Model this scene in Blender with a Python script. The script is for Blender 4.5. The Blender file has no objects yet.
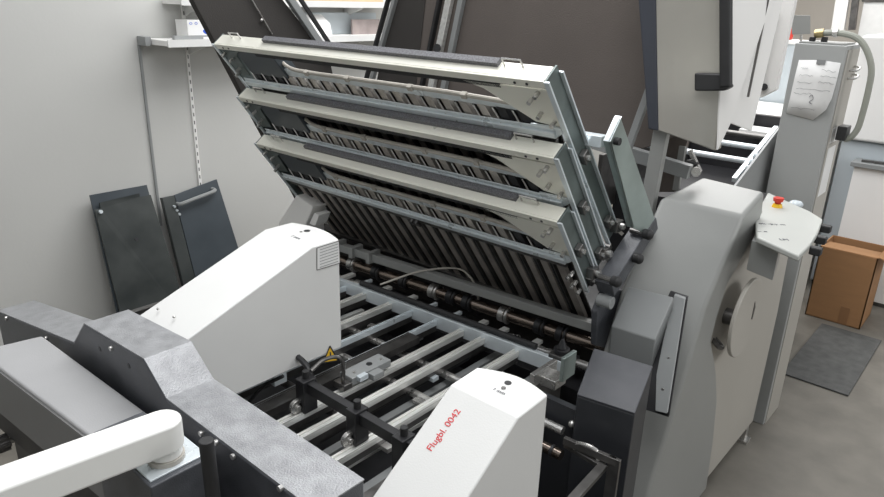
import bpy, bmesh, math, random
from mathutils import Vector, Matrix
random.seed(7)
C = bpy.context.scene.collection
V = Vector
# ------------------------------------------------------------------ camera
H = 1.8
F = 680.0; CX, CY = 442.0, 248.5
_z = V((53.0, 1851.5, 680.0)).normalized()                # world up in camera space
_b = V((-829.0, 274.5, -680.0)).normalized(); _b = (_b - _z*_b.dot(_z)).normalized()
_x = -_b; _y = _z.cross(_x)
R3 = Matrix((_x, _y, _z))                                   # camera -> world
cd = bpy.data.cameras.new('camera'); cam = bpy.data.objects.new('camera', cd); C.objects.link(cam)
cd.sensor_width = 36; cd.lens = 36*F/884; cd.clip_start = .02; cd.clip_end = 60
cam.matrix_world = Matrix.Translation((0, 0, H)) @ R3.to_4x4()
bpy.context.scene.camera = cam
# ------------------------------------------------------------------ world, lights, exposure
w = bpy.data.worlds.new('world'); bpy.context.scene.world = w; w.use_nodes = True
w.node_tree.nodes['Background'].inputs[0].default_value = (.93, .96, 1, 1)
w.node_tree.nodes['Background'].inputs[1].default_value = .52
def area(name, loc, target, sx, sy, power, col=(1, 1, 1)):
    l = bpy.data.lights.new(name, 'AREA'); l.shape = 'RECTANGLE'; l.size = sx; l.size_y = sy; l.energy = power; l.color = col
    o = bpy.data.objects.new(name, l); C.objects.link(o); o.location = loc
    o.rotation_euler = (V(target)-V(loc)).to_track_quat('-Z', 'Y').to_euler(); return o
area('ceiling_lamp_light', (-1.9, 2.6, 3.4), (-1.7, 2.0, 0), 1.6, 3.2, 78)
area('ceiling_lamp_light', (-.3, .6, 3.4), (-.6, .9, 0), 1.2, 1.6, 27)
area('ceiling_lamp_light', (-1.5, 6.0, 3.4), (-1.2, 5.5, 0), 3.2, 2.4, 100, (1, .98, .95))
area('side_fill_light', (2.6, 3.6, 2.3), (-.7, 2.4, 1.4), 1.6, 1.4, 34)  # added fill lamp without a real source, brightens faces turned to the right
vs = bpy.context.scene.view_settings
vs.view_transform = 'Standard'; vs.look = 'None'; vs.gamma = 1; vs.exposure = 0.25; vs.use_curve_mapping = False

# ------------------------------------------------------------------ helpers
def at(px, py, x=None, y=None, z=None):
    """a point of the place on a known plane of the room, from a sight line of the survey photograph"""
    d = R3 @ V((px-CX, -(py-CY), -F))
    t = x/d.x if x is not None else (y/d.y if y is not None else (z-H)/d.z)
    return V((0, 0, H)) + d*t
MATS = {}
def mat(name, col, rough=.5, metal=0., var=.08, scale=6., bump=0., bscale=120., coat=0., stretch=None, col2=None, trans=0., spec=None):
    if name in MATS: return MATS[name]
    m = bpy.data.materials.new(name); m.use_nodes = True; nt = m.node_tree; N = nt.nodes; L = nt.links
    b = N['Principled BSDF']
    tc = N.new('ShaderNodeTexCoord'); src = tc.outputs['Object']
    if stretch:
        mp = N.new('ShaderNodeMapping'); mp.inputs['Scale'].default_value = stretch; L.new(src, mp.inputs[0]); src = mp.outputs[0]
    n = N.new('ShaderNodeTexNoise'); n.inputs['Scale'].default_value = scale; n.inputs['Detail'].default_value = 5; L.new(src, n.inputs['Vector'])
    r = N.new('ShaderNodeValToRGB'); c = V(col)
    lo = c*(1-var); hi = c*(1+var) if col2 is None else V(col2)
    r.color_ramp.elements[0].color = (*lo, 1); r.color_ramp.elements[1].color = (min(hi.x, 1), min(hi.y, 1), min(hi.z, 1), 1)
    r.color_ramp.elements[0].position = .3; r.color_ramp.elements[1].position = .7
    L.new(n.outputs[0], r.inputs[0]); L.new(r.outputs[0], b.inputs['Base Color'])
    mr = N.new('ShaderNodeMapRange'); mr.inputs[3].default_value = max(0, rough-.08); mr.inputs[4].default_value = min(1, rough+.08)
    L.new(n.outputs[0], mr.inputs[0]); L.new(mr.outputs[0], b.inputs['Roughness'])
    b.inputs['Metallic'].default_value = metal; b.inputs['Coat Weight'].default_value = coat
    if trans: b.inputs['Transmission Weight'].default_value = trans
    if spec is not None: b.inputs['Specular IOR Level'].default_value = spec
    if bump:
        n2 = N.new('ShaderNodeTexNoise'); n2.inputs['Scale'].default_value = bscale; L.new(tc.outputs['Object'], n2.inputs['Vector'])
        bp = N.new('ShaderNodeBump'); bp.inputs['Strength'].default_value = bump; bp.inputs['Distance'].default_value = .002
        L.new(n2.outputs[0], bp.inputs['Height']); L.new(bp.outputs[0], b.inputs['Normal'])
    MATS[name] = m; return m
WALL = mat('wall_paint', (.56, .56, .54), .85, 0, .03, 1.5, .15, 60)
BACKW = mat('back_wall_paint', (.50, .46, .41), .85, 0, .04, 2)
CONC = mat('concrete', (.165, .152, .130), .55, 0, .16, 5, .25, 40, col2=(.215, .20, .172))
WHITE = mat('white_powder_coat', (.71, .71, .695), .45, 0, .02, 5, .12, 350)
WHITE2 = mat('white_plastic', (.82, .82, .79), .38, 0, .02, 5)
LGREY = mat('light_grey_paint', (.29, .295, .285), .38, 0, .05, 4, .08, 300)
MGREY = mat('mid_grey_paint', (.27, .28, .28), .42, 0, .05, 5, .08, 300)
COLG = mat('column_grey_paint', (.37, .38, .375), .45, 0, .05, 3, .08, 300)
PINKG = mat('warm_grey_side_paint', (.43, .41, .37), .5, 0, .04, 3)
DPAINT = mat('dark_grey_hammered_paint', (.052, .056, .064), .40, 0, .12, 14, .35, 420, col2=(.10, .105, .118))
DTOP = mat('beam_top_sheen_grey', (.27, .275, .285), .34, .15, .10, 30, .6, 300, col2=(.36, .365, .378))  # lighter grey: ceiling light sheen on the beam top put into the colour
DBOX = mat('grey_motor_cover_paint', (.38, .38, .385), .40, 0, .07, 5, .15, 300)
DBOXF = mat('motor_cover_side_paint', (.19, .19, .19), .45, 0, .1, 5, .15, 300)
ZINC = mat('zinc_plated_steel', (.74, .80, .83), .30, .35, .08, 12)
ZINCY = mat('yellowish_chromated_steel', (.88, .87, .78), .30, .25, .02, 3)
TEAL = mat('greenish_zinc_steel', (.40, .47, .45), .36, .7, .12, 8)
ALU = mat('aluminium_profile', (.80, .80, .77), .33, .5, .12, 10, stretch=(8, .5, 8))
STEEL = mat('steel', (.60, .59, .57), .28, .8, .1, 20)
DSTEEL = mat('dark_steel', (.16, .155, .15), .35, .8, .2, 25)
BRONZE = mat('oiled_roller_steel', (.25, .205, .175), .20, .95, .15, 15)
SLAT = mat('plate_bar_steel', (.50, .46, .42), .34, .65, .25, 14)
SLATL = mat('bright_bar_steel', (.62, .58, .53), .30, .85, .15, 14)
DTEAL = mat('dark_green_grey_steel', (.15, .18, .175), .38, .6, .25, 12)
BRASS = mat('brass', (.45, .36, .18), .35, .8)
SKIRT = mat('dark_skirt_paint', (.030, .032, .037), .45, 0, .15, 12)
BLACK = mat('black_paint', (.018, .018, .02), .42, 0, .2, 20)
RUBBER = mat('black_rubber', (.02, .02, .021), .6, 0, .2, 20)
FOAM = mat('brown_grey_foam_lining', (.125, .107, .097), .9, 0, .08, 4, .5, 200)
FOAMD = mat('dark_foam_lining', (.045, .041, .038), .9, 0, .08, 4, .5, 200)
SATIN = mat('satin_grey_sheet', (.40, .385, .35), .34, .35, .02, 1.5)
EDGE = mat('dark_blue_grey_edge', (.045, .05, .065), .5, 0, .1, 8)
PANELD = mat('anthracite_sheet', (.045, .052, .052), .42, 0, .22, 5, .1, 200, col2=(.075, .082, .08))
PANELB = mat('blue_grey_sheet', (.062, .074, .085), .38, 0, .12, 6)
PERF = mat('perforated_grey_strip', (.14, .14, .15), .6, .1, .5, 260)
APRON = mat('dark_grey_apron', (.050, .052, .060), .42, 0, .12, 10, .1, 200, col2=(.075, .078, .088))
PALE = mat('pale_blue_grey_paint', (.52, .57, .60), .5, 0, .03, 3)
BWHITE = mat('bright_white_paint', (.86, .85, .83), .5, 0, .02, 3)
PAPER = mat('paper', (.78, .78, .77), .7, 0, .03, 20)
INK = mat('grey_ink', (.10, .10, .12), .7)
RED = mat('red_plastic', (.55, .03, .015), .4)
REDINK = mat('red_marker', (.70, .04, .05), .6)
YEL = mat('yellow_plastic', (.75, .45, .02), .45)
CARD = mat('cardboard', (.36, .19, .085), .8, 0, .06, 5, stretch=(1, 1, 6))
TAPE = mat('brown_tape', (.27, .14, .065), .4)
MAT_ = mat('grey_floor_mat', (.085, .088, .086), .7, 0, .2, 22, .4, 200, col2=(.115, .116, .113))
HOSE = mat('ribbed_grey_hose', (.30, .31, .27), .5)
CABLE = mat('grey_cable', (.50, .47, .42), .5)
BLUE = mat('blue_print', (.03, .10, .55), .5)
VIOLET = mat('violet_print', (.28, .08, .5), .5)
TAN = mat('tan_board', (.55, .40, .27), .8)
PHOTO = mat('brown_grey_picture', (.32, .27, .26), .5, 0, .2, 12)

class MB:
    def __init__(s): s.b = bmesh.new()
    def face(s, vs):
        try: s.b.faces.new(vs)
        except ValueError: pass
    def loft(s, A, B, cap=True):
        a = [s.b.verts.new(p) for p in A]; b = [s.b.verts.new(p) for p in B]; n = len(a)
        for i in range(n): s.face([a[i], a[(i+1) % n], b[(i+1) % n], b[i]])
        if cap: s.face(a[::-1]); s.face(b)
        return s
    def prism(s, pts, vec):
        v = V(vec); return s.loft([V(p) for p in pts], [V(p)+v for p in pts])
    def box(s, lo, hi):
        x0, y0, z0 = lo; x1, y1, z1 = hi
        return s.prism([(x0, y0, z0), (x1, y0, z0), (x1, y1, z0), (x0, y1, z0)], (0, 0, z1-z0))
    def obox(s, o, ax, ay, az):
        o = V(o); ax = V(ax); ay = V(ay); az = V(az)
        return s.prism([o, o+ax, o+ax+ay, o+ay], az)
    def bar(s, p, q, w, h, up=(0, 0, 1)):
        p = V(p); q = V(q); d = (q-p).normalized(); sd = d.cross(V(up)).normalized(); u = sd.cross(d).normalized()
        return s.loft([p+sd*a*w/2+u*c*h/2 for a, c in ((-1, -1), (1, -1), (1, 1), (-1, 1))], [q+sd*a*w/2+u*c*h/2 for a, c in ((-1, -1), (1, -1), (1, 1), (-1, 1))])
    def cyl(s, p, q, r, n=16, r2=None):
        p = V(p); q = V(q); d = (q-p).normalized(); a = V((0, 0, 1)) if abs(d.z) < .9 else V((1, 0, 0))
        u = d.cross(a).normalized(); v = d.cross(u); r2 = r if r2 is None else r2
        return s.loft([p+(u*math.cos(t)+v*math.sin(t))*r for t in (2*math.pi*i/n for i in range(n))],
                      [q+(u*math.cos(t)+v*math.sin(t))*r2 for t in (2*math.pi*i/n for i in range(n))])
    def tube(s, pts, r, n=8, sub=4):
        P = [V(p) for p in pts]
        if sub > 1 and len(P) > 2:
            Q = []; E = [P[0]*2-P[1]]+P+[P[-1]*2-P[-2]]
            for i in range(1, len(E)-2):
                for k in range(sub):
                    t = k/sub; a, b, c, d = E[i-1:i+3]
                    Q.append(.5*((2*b)+(c-a)*t+(2*a-5*b+4*c-d)*t*t+(3*b-a-3*c+d)*t**3))
            P = Q+[P[-1]]
        rings = []; u = None
        for i, p in enumerate(P):
            d = (P[min(i+1, len(P)-1)]-P[max(i-1, 0)]).normalized()
            if u is None: u = d.cross(V((.3, .2, 1))).normalized()
            u = (u-d*u.dot(d)).normalized(); v = d.cross(u)
            rings.append([s.b.verts.new(p+(u*math.cos(2*math.pi*k/n)+v*math.sin(2*math.pi*k/n))*r) for k in range(n)])
        for a, b in zip(rings, rings[1:]):
            for k in range(n): s.face([a[k], a[(k+1) % n], b[(k+1) % n], b[k]])
        s.face(rings[0][::-1]); s.face(rings[-1]); return s
    def ball(s, c, r, sc=(1, 1, 1)):
        bmesh.ops.create_uvsphere(s.b, u_segments=14, v_segments=8, radius=r, matrix=Matrix.Translation(c) @ Matrix.Diagonal((*sc, 1))); return s
    def build(s, name, m, parent=None, bev=0, seg=2):
        bmesh.ops.recalc_face_normals(s.b, faces=s.b.faces)
        r = parent
        while r is not None and r.parent is not None: r = r.parent
        me = bpy.data.meshes.new(name)
        if r is not None: bmesh.ops.translate(s.b, verts=s.b.verts, vec=-V(r.location))
        s.b.to_mesh(me); s.b.free()
        for p in me.polygons: p.use_smooth = True
        me.set_sharp_from_angle(angle=math.radians(32))
        me.materials.append(m)
        o = bpy.data.objects.new(name, me); C.objects.link(o)
        if parent is not None: o.parent = parent
        if bev:
            md = o.modifiers.new('bevel', 'BEVEL'); md.width = bev; md.segments = seg; md.limit_method = 'ANGLE'; md.angle_limit = math.radians(30); md.harden_normals = True
        return o
def tag(o, label, cat, group=None):
    o['label'] = label; o['category'] = cat
    if group: o['group'] = group
    return o
def thing(name, label, cat, loc, group=None):
    o = bpy.data.objects.new(name, None); C.objects.link(o); o.location = V(loc); o.empty_display_size = .05
    return tag(o, label, cat, group)
def st(o): o['kind'] = 'structure'; return o
def text(body, m, origin, ux, uy, size, parent, name='lettering', depth=.0003):
    c = bpy.data.curves.new(name, 'FONT'); c.body = body; c.size = size; c.extrude = depth
    t = bpy.data.objects.new('tmp', c); C.objects.link(t)
    me = bpy.data.meshes.new_from_object(t.evaluated_get(bpy.context.evaluated_depsgraph_get()))
    bpy.data.objects.remove(t); bpy.data.curves.remove(c)
    ux = V(ux).normalized(); n = ux.cross(V(uy)).normalized(); uy = n.cross(ux)
    M = Matrix((ux, uy, n)).transposed().to_4x4(); M.translation = V(origin)
    r = parent
    while r is not None and r.parent is not None: r = r.parent
    me.transform(M)
    if r is not None: me.transform(Matrix.Translation(-V(r.location)))
    me.materials.clear(); me.materials.append(m)
    o = bpy.data.objects.new(name, me); C.objects.link(o); o.parent = parent; return o

# ------------------------------------------------------------------ setting
WX = -3.6
st(MB().box((WX-.1, -2.3, -.1), (4.1, 9, 0)).build('floor', CONC))
st(MB().box((WX-.1, -2.3, 0), (WX, 9, 3.6)).build('wall_left', WALL))
st(MB().box((WX, 8.9, 0), (4, 9, 3.6)).build('wall_back', BACKW))

st(MB().box((WX-.1, -2.3, 0), (4, -2.2, 3.6)).build('wall_front', WALL))
st(MB().box((4, -2.3, 0), (4.1, 9, 3.6)).build('wall_right', WALL))
# ------------------------------------------------------------------ wall shelves and what stands on them
SY0 = 1.74
def shelf(label, z, depth, y0, y1, cap):
    t = thing('wall_shelf', label, 'shelf', (WX, y0, z))
    MB().box((WX+.012, y0, z-.028), (WX+depth, y1, z)).build('shelf_board', BWHITE, t, .002)
    MB().box((WX+depth, y0, z-.032), (WX+depth+.006, y1, z+.004)).build('front_edge', WHITE, t)
    for y in (1.98, 2.55, 3.1):
        if y > y0: MB().prism([(WX+.01, y, z-.028), (WX+.20, y, z-.028), (WX+.18, y, z-.040), (WX+.01, y, z-.09)], (0, .012, 0)).build('bracket', WHITE, t)
    if cap: MB().box((WX+.004, y0-.035, z-.034), (WX+.09, y0-.002, z+.012)).build('end_cap', MGREY, t, .003)
    return t
shelf('long white wall shelf above the two leaning dark sheets', 1.567, .25, SY0, 3.7, True)
shelf('upper white wall shelf, cut by the top edge of the photo', 1.765, .20, 1.86, 3.7, False)
for y, lab in ((1.975, 'white slotted wall rail running down from the shelf behind the ribbed blue-grey sheet'),):
    t = thing('slotted_rail', lab, 'wall rail', (WX, y, .5))
    MB().box((WX, y-.009, .5), (WX+.010, y+.009, 2.2)).build('rail', BWHITE, t)
    s = MB()
    for k in range(36): s.box((WX+.0102, y-.003, .6+k*.045), (WX+.0108, y+.003, .6+k*.045+.020))
    s.build('slots', DSTEEL, t)
t = MB().box((WX+.002, 1.705, .55), (WX+.010, 1.718, 1.535)).build('wall_pipe', MGREY)
tag(t, 'thin grey square pipe running down the wall from the shelf end', 'pipe')
t = thing('tissue_box', 'white cardboard box with blue and violet print on the long shelf', 'box', (WX+.13, 2.0, 1.567))
MB().box((WX+.05, 1.90, 1.569), (WX+.17, 2.18, 1.662)).build('carton', PAPER, t, .002)
MB().ball((WX+.1708, 2.03, 1.605), .030, (.04, 1.5, .6)).build('blue_print', BLUE, t)
MB().ball((WX+.1716, 2.07, 1.60), .020, (.05, 1.2, .5)).build('violet_print', VIOLET, t)
s = MB()
for y in (1.92, 1.95): s.tube([V((WX+.1705, y+.008*math.cos(a), 1.645+.005*math.sin(a))) for a in [k*math.pi/4 for k in range(9)]], .0012, 6, 1)
s.build('ring_print', BLUE, t)
t = MB().bar((WX+.20, 1.80, 1.578), (WX+.215, 2.02, 1.578), .03, .020).build('marker_tray', MGREY, None, .003); tag(t, 'small flat grey tool lying at the shelf front before the printed box', 'tool')
t = MB().bar((WX+.225, 1.95, 1.574), (WX+.232, 2.06, 1.574), .012, .012).build('marker_pen', WHITE2, None, .003); tag(t, 'white pen lying on the shelf edge below the printed box', 'pen')
t = MB().box((WX+.03, 2.55, 1.567), (WX+.05, 3.35, 1.70)).build('plastic_tray', PALE, None, .004); tag(t, 'pale translucent board standing at the back of the long shelf', 'board')
t = MB().box((WX+.10, at(352, 30, x=WX+.11).y, 1.567), (WX+.115, at(379, 30, x=WX+.11).y, 1.66)).build('picture_card', PHOTO, None, .001); tag(t, 'brown-grey picture card leaning on the long shelf seen between the raised hoods', 'picture')
t = MB().prism([(WX+.08, 2.62, 1.567), (WX+.20, 2.62, 1.567), (WX+.18, 2.62, 1.64), (WX+.10, 2.62, 1.69)], (0, .22, 0)).build('paper_stack', PAPER, None, .003); tag(t, 'slumped white paper pad on the long shelf left of the brown-grey picture', 'paper pad')
t = MB().box((WX+.03, 2.5, 1.767), (WX+.17, 3.3, 1.83)).build('tan_carton', TAN, None, .003); tag(t, 'tan carton on the upper shelf at the top edge of the photo', 'box')

# ------------------------------------------------------------------ leaning sheets at the wall
def lean(px0, px1, ztop):
    a = at(px0[0], px0[1], x=WX+.06); b = at(px1[0], px1[1], x=WX+.06); return a, b
a = at(90, 198, x=WX+.05); b = at(147, 190, x=WX+.05)
zt = (a.z+b.z)/2
t = thing('steel_sheet', 'tall dark anthracite steel sheet with small hole leaning on the wall, left of two', 'sheet', (WX+.2, (a.y+b.y)/2, 0))
y0, y1 = a.y, b.y
MB().prism([(WX+.22, y0+.01, .004), (WX+.22, y1+.07, .004), (WX+.075, y1, zt-.03), (WX+.075, y1-.06, zt-.03), (WX+.075, y1-.06, zt-.01), (WX+.075, y0+.03, zt-.02), (WX+.078, y0+.03, zt-.05), (WX+.08, y0, zt-.05)], (.012, 0, .004)).build('sheet', PANELD, t)
MB().prism([(WX+.19, y0, .004), (WX+.19, y1+.055, .004), (WX+.045, y1, zt+.02), (WX+.045, y0, zt+.02)], (.01, 0, .003)).build('back_flange', PANELB, t)
MB().cyl((WX+.155, (y0+y1)/2+.01, zt-.23), (WX+.158+.002, (y0+y1)/2+.01, zt-.228), .010, 10).build('hole', BLACK, t)
MB().cyl((WX+.098, y0+.02, zt-.06), (WX+.112, y0+.02, zt-.057), .010, 8).build('bolt', ZINC, t)
a = at(160, 202, x=WX+.05); b = at(216, 186, x=WX+.05); zt = .735; y0, y1 = a.y, b.y
t = thing('steel_sheet', 'ribbed blue-grey steel sheet with a grey bow handle leaning on the wall, right of two', 'sheet', (WX+.2, (y0+y1)/2, 0))
MB().prism([(WX+.20, y0+.11, .004), (WX+.20, y1+.10, .004), (WX+.05, y1, zt+.035), (WX+.05, y0+.08, zt-.01)], (.016, 0, .004)).build('sheet', PANELB, t, .002)
MB().prism([(WX+.20, y0+.02, .004), (WX+.20, y0+.10, .004), (WX+.05, y0+.07, zt-.01), (WX+.05, y0, zt-.01)], (.03, 0, .008)).build('channel', PANELD, t, .003)
MB().tube([(WX+.075, y0+.085, zt-.055), (WX+.11, y0+.09, zt-.05), (WX+.115, y0+.17, zt-.035), (WX+.11, y1-.05, zt-.015), (WX+.07, y1-.04, zt-.01)], .011, 8).build('handle', MGREY, t)
for k in range(3): MB().cyl((WX+.09, y0+.055+.012*k, zt-.06-.025*k), (WX+.105, y0+.055+.012*k, zt-.06-.025*k), .007, 8).build('bolt', ZINC, t)

# ------------------------------------------------------------------ feeder beam in the foreground
YF, YB = .514, .618
fp = [(0, 317), (77, 344), (86, 330), (144, 361), (167, 405), (240, 457), (297, 497)]
bp_ = [(0, 290), (33, 295), (104, 321), (133, 313), (190, 342), (213, 378), (368, 481)]
F_ = [at(*p, y=YF) for p in fp]; B_ = [at(*p, y=YB) for p in bp_]
xs = [-2.20, -1.60, -1.515, -1.225, -1.148, -.69]
zs = [.888, 1.005, 1.085, 1.108, 1.050, 1.052]
def prof(y, inset=0.0): return [(x, y, z-inset) for x, z in zip(xs, zs)]
t = thing('feeder_beam', 'long dark grey foreground beam with a raised hump in its top', 'beam', (-1.3, .56, 0))
m_ = MB(); top = prof(YF)
m_.loft(prof(YF)+[(-.69, YF, .78), (-2.20, YF, .75)], prof(YB)+[(-.69, YB, .78), (-2.20, YB, .75)])
m_.build('beam_body', DPAINT, t, .004)
m2 = MB()
A = [(x, YF+.002, z) for x, z in zip(xs, zs)]; Bq = [(x, YB, z) for x, z in zip(xs, zs)]
for i in range(len(A)-1):
    a0, a1, b1, b0 = V(A[i]), V(A[i+1]), V(Bq[i+1]), V(Bq[i]); u = V((0, 0, .0025))
    m2.prism([a0, a1, b1, b0], u)
m2.build('top_sheen_skin', DTOP, t)  # thin skin carrying the painted sheen of the upward faces
for p in ((7, 318), (47, 338), (112, 348), (202, 433), (217, 442), (234, 456), (281, 488)):
    c = at(*p, y=YF); MB().cyl(c+V((0, -.005, 0)), c+V((0, .002, 0)), .0055, 10).build('screw', STEEL, t)
for p in ((100, 349), (129, 366)):
    c = at(*p, y=YF); MB().cyl(c+V((0, -.001, 0)), c+V((0, .002, 0)), .006, 10).build('hole', BLACK, t)
for x in (-2.15, -.76): MB().box((x, YF+.02, 0), (x+.05, YB-.02, .79)).build('leg', DPAINT, t)

# grey motor cover before the beam
t = thing('motor_cover', 'long smooth grey box cover at the lower left before the beam', 'cover', (-1.4, .44, .8))
BLc, BRc, FRc, FLc = V((-1.705, .482, 1.0)), V((-.99, .508, 1.0)), V((-.99, .405, 1.0)), V((-1.73, .350, 1.0))
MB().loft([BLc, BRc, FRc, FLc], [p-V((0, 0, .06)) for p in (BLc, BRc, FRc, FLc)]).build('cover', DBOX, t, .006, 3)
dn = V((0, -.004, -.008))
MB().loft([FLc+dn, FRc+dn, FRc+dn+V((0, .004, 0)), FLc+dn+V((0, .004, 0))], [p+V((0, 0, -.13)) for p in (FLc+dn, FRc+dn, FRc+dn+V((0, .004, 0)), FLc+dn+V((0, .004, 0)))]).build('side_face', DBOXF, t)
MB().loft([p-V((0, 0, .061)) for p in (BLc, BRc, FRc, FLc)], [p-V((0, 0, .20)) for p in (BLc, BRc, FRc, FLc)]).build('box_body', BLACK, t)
c = at(5, 398, y=.366); MB().cyl(c+V((0, -.010, 0)), c+V((0, .004, 0)), .011, 14).cyl(c+V((0, -.013, 0)), c+V((0, -.009, 0)), .006, 8).build('screw', DSTEEL, t)
t = thing('clamp_knob', 'small dark gear-like knob under the grey box cover at the left edge', 'knob', at(12, 442, y=.36))
c = at(9, 441, y=.36); s = MB().cyl(c, c+V((0, -.03, 0)), .016, 12)
for k in range(6): s.box((c.x+.016*math.cos(k)-.004, c.y-.025, c.z+.016*math.sin(k)-.004), (c.x+.016*math.cos(k)+.004, c.y, c.z+.016*math.sin(k)+.004))
s.build('knob_body', DSTEEL, t); MB().cyl(c, c+V((0, .06, 0)), .008).build('stem', STEEL, t)
t = MB().box((-1.9, .42, 0), (-1.2, .49, .79)).build('machine_base', BLACK); tag(t, 'black base block below the grey box cover', 'base')

# white swing arm
AZ = 1.165
p0 = at(0, 466, z=AZ); p1 = at(160, 409, z=AZ); q0 = at(0, 488, z=AZ); q1 = at(178, 423, z=AZ)
t = thing('swing_arm', 'white swing arm with a rounded end at the lower left corner', 'arm', (p1+q1)/2-V((0, 0, .1)))
ctr = (p1+q1)/2; dirn = (ctr-(p0+q0)/2).normalized(); side = V((0, 0, 1)).cross(dirn); wd = .030
a0 = ctr-dirn*.55
pts = [a0-side*wd, a0+side*wd]+[ctr-dirn*.012+(dirn*math.sin(t_)+side*math.cos(t_))*wd for t_ in [k*math.pi/10 for k in range(11)]]
MB().prism(pts, (0, 0, -.052)).build('arm_tube', WHITE2, t, .006, 3)
e = ctr-dirn*.012
MB().cyl(e+V((0, 0, -.050)), e+V((0, 0, -.066)), .026, 24).build('collar', WHITE2, t, .002)
MB().cyl(e+V((0, 0, -.066)), e+V((0, 0, -.074)), .029, 24).build('joint_ring', MATS['warm_grey_side_paint'], t)
MB().cyl(e+V((0, 0, -.074)), e+V((0, 0, -.20)), .018, 16).build('pivot_post', DSTEEL, t)
t = thing('support_bracket', 'dark box bracket under the rounded end of the white arm', 'bracket', e+V((0, 0, -.2)))
MB().box((e.x-.16, e.y-.05, .80), (e.x+.045, e.y+.04, e.z-.078)).build('bracket_box', DPAINT, t, .003)
MB().box((e.x-.05, e.y-.045, e.z-.078), (e.x+.035, e.y+.05, e.z-.0745)).build('top_plate', ZINC, t, .001)
c = at(206, 440, y=.43)
t = thing('grip_lever', 'black cylindrical grip standing before the beam, right of the white arm', 'lever', c+V((0, 0, -.4)))
MB().cyl(c, c+V((.004, 0, -.15)), .0115, 20).build('grip', RUBBER, t, .002)
MB().cyl(c+V((.004, 0, -.15)), c+V((.006, 0, -.42)), .007, 12).build('stem', DSTEEL, t)

# ------------------------------------------------------------------ white side guide covers
def guide_cover(label, xr, width, prof_, ybk, bulge):
    (ya, za), (yb, zb), (yc, zc), zbot, yfb = prof_
    xl = xr-width
    t = thing('side_guide_cover', label, 'cover', ((xl+xr)/2, (ya+yc)/2, zbot))
    def outline(x, f):
        return [V((x, yfb, zbot)), V((x, ya, za)), V((x, yb, zb)), V((x, yc+f, zc)), V((x, yc+f, zbot))]
    n = 10; s = MB(); rings = []
    for i in range(n+1):
        q = i/n; x = xr+(xl-xr)*q; f = bulge*math.sin(math.pi*min(1, q*1.0))+ybk*q
        rings.append([s.b.verts.new(p) for p in outline(x, f)])
    for A_, B2 in zip(rings, rings[1:]):
        for k in range(5): s.face([A_[k], A_[(k+1) % 5], B2[(k+1) % 5], B2[k]])
    s.face(rings[0][::-1]); s.face(rings[-1])
    s.build('cover_shell', WHITE, t, .004, 3)
    return t
LC = guide_cover('white sloping cover with a printed side label, left of the two white covers', -1.30, .20, ((.63, 1.070), (1.00, 1.203), (1.088, 1.203), .885, .63), .0, .022)
RC = guide_cover('white sloping cover with red handwriting, right of the two white covers', -.550, .155, ((.635, .982), (.850, 1.126), (.940, 1.130), .845, .635), -.012, .022)
# printed label, warning sign and hole on the left cover
o = at(317, 245, x=-1.2985); 
def quad_on_x(name, m, pts, x, parent, th=.0008):
    P = [at(*p, x=x) for p in pts]; return MB().prism(P, (th, 0, 0)).build(name, m, parent)
lb = quad_on_x('label_plate', PAPER, [(317, 248), (339, 241), (340, 263), (317, 270)], -1.2995, LC)
s = MB()
for k in range(7):
    yy = 2.6+k*2.9; P = [at(320, 248+yy-1, x=-1.2985), at(338, 242+yy-1, x=-1.2985), at(338, 242+yy-.4, x=-1.2985), at(320, 248+yy-.4, x=-1.2985)]
    s.prism(P, (.0004, 0, 0))
s.build('printed_lines', MGREY, lb)
s = MB(); q_ = [at(*p, x=-1.2985) for p in ((317, 248), (339, 241), (340, 263), (317, 270))]
for i in range(4): s.bar(q_[i], q_[(i+1) % 4], .0015, .0008, (1, 0, 0))
s.build('label_border', DSTEEL, lb)
ws = quad_on_x('warning_sign', YEL, [(324, 362), (330, 347), (337, 360)], -1.2992, LC)
s = MB(); tri = [at(*p, x=-1.298) for p in ((323, 363), (330, 346), (338, 360.5))]
for i in range(3): s.bar(tri[i], tri[(i+1) % 3], .003, .0012, (1, 0, 0))
c = at(330.5, 356, x=-1.298); s.bar(c+V((0, 0, -.008)), c+V((0, 0, .012)), .004, .001, (1, 0, 0))
s.build('black_symbol', BLACK, ws)
c = at(307, 231, z=1.203); MB().cyl(c+V((0, 0, .0)), c+V((0, 0, .0012)), .009, 14).build('hole', BLACK, LC)
c = at(301, 232, z=1.203); MB().cyl(c, c+V((0, 0, .0012)), .004, 10).build('hole', DSTEEL, LC)
text('1 mm', INK, at(290, 236, z=1.2035), (1, 0, 0), (0, 1, 0), .016, LC)
for px in ((158, 318), (172, 325)):
    c = at(*px, z=1.09); 
for px in ((158, 309), (174, 317)):
    c = at(*px, z=1.093); MB().ball(c, .0035).build('screw', STEEL, LC)
for x in (-1.47, -1.36): MB().box((x, .6185, 1.045), (x+.07, .6285, 1.062)).build('slot', BLACK, LC)
# right cover
c = at(508, 383, z=1.129); MB().cyl(c, c+V((0, 0, .0012)), .007, 14).build('hole', BLACK, RC)
c = at(503.5, 388, z=1.129); MB().cyl(c, c+V((0, 0, .0012)), .0045, 10).build('hole', DSTEEL, RC)
text('1 mm', INK, at(492, 389, z=1.1295), (1, 0, 0), (0, 1, 0), .012, RC)
sl = V((0, .215, .144)).normalized()
def on_slope(px, py):
    d = R3 @ V((px-CX, -(py-CY), -F)); n = V((0, -sl.z, sl.y)); p = V((0, .635, .982)); o_ = V((0, 0, H))
    return o_+d*((p-o_).dot(n)/d.dot(n))+n*.0006
a = on_slope(431, 452); b = on_slope(462, 410)
text('Flugbl. 0042', REDINK, a, (b-a), V((-1, 0, 0)), .0185, RC, 'handwriting')

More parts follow.
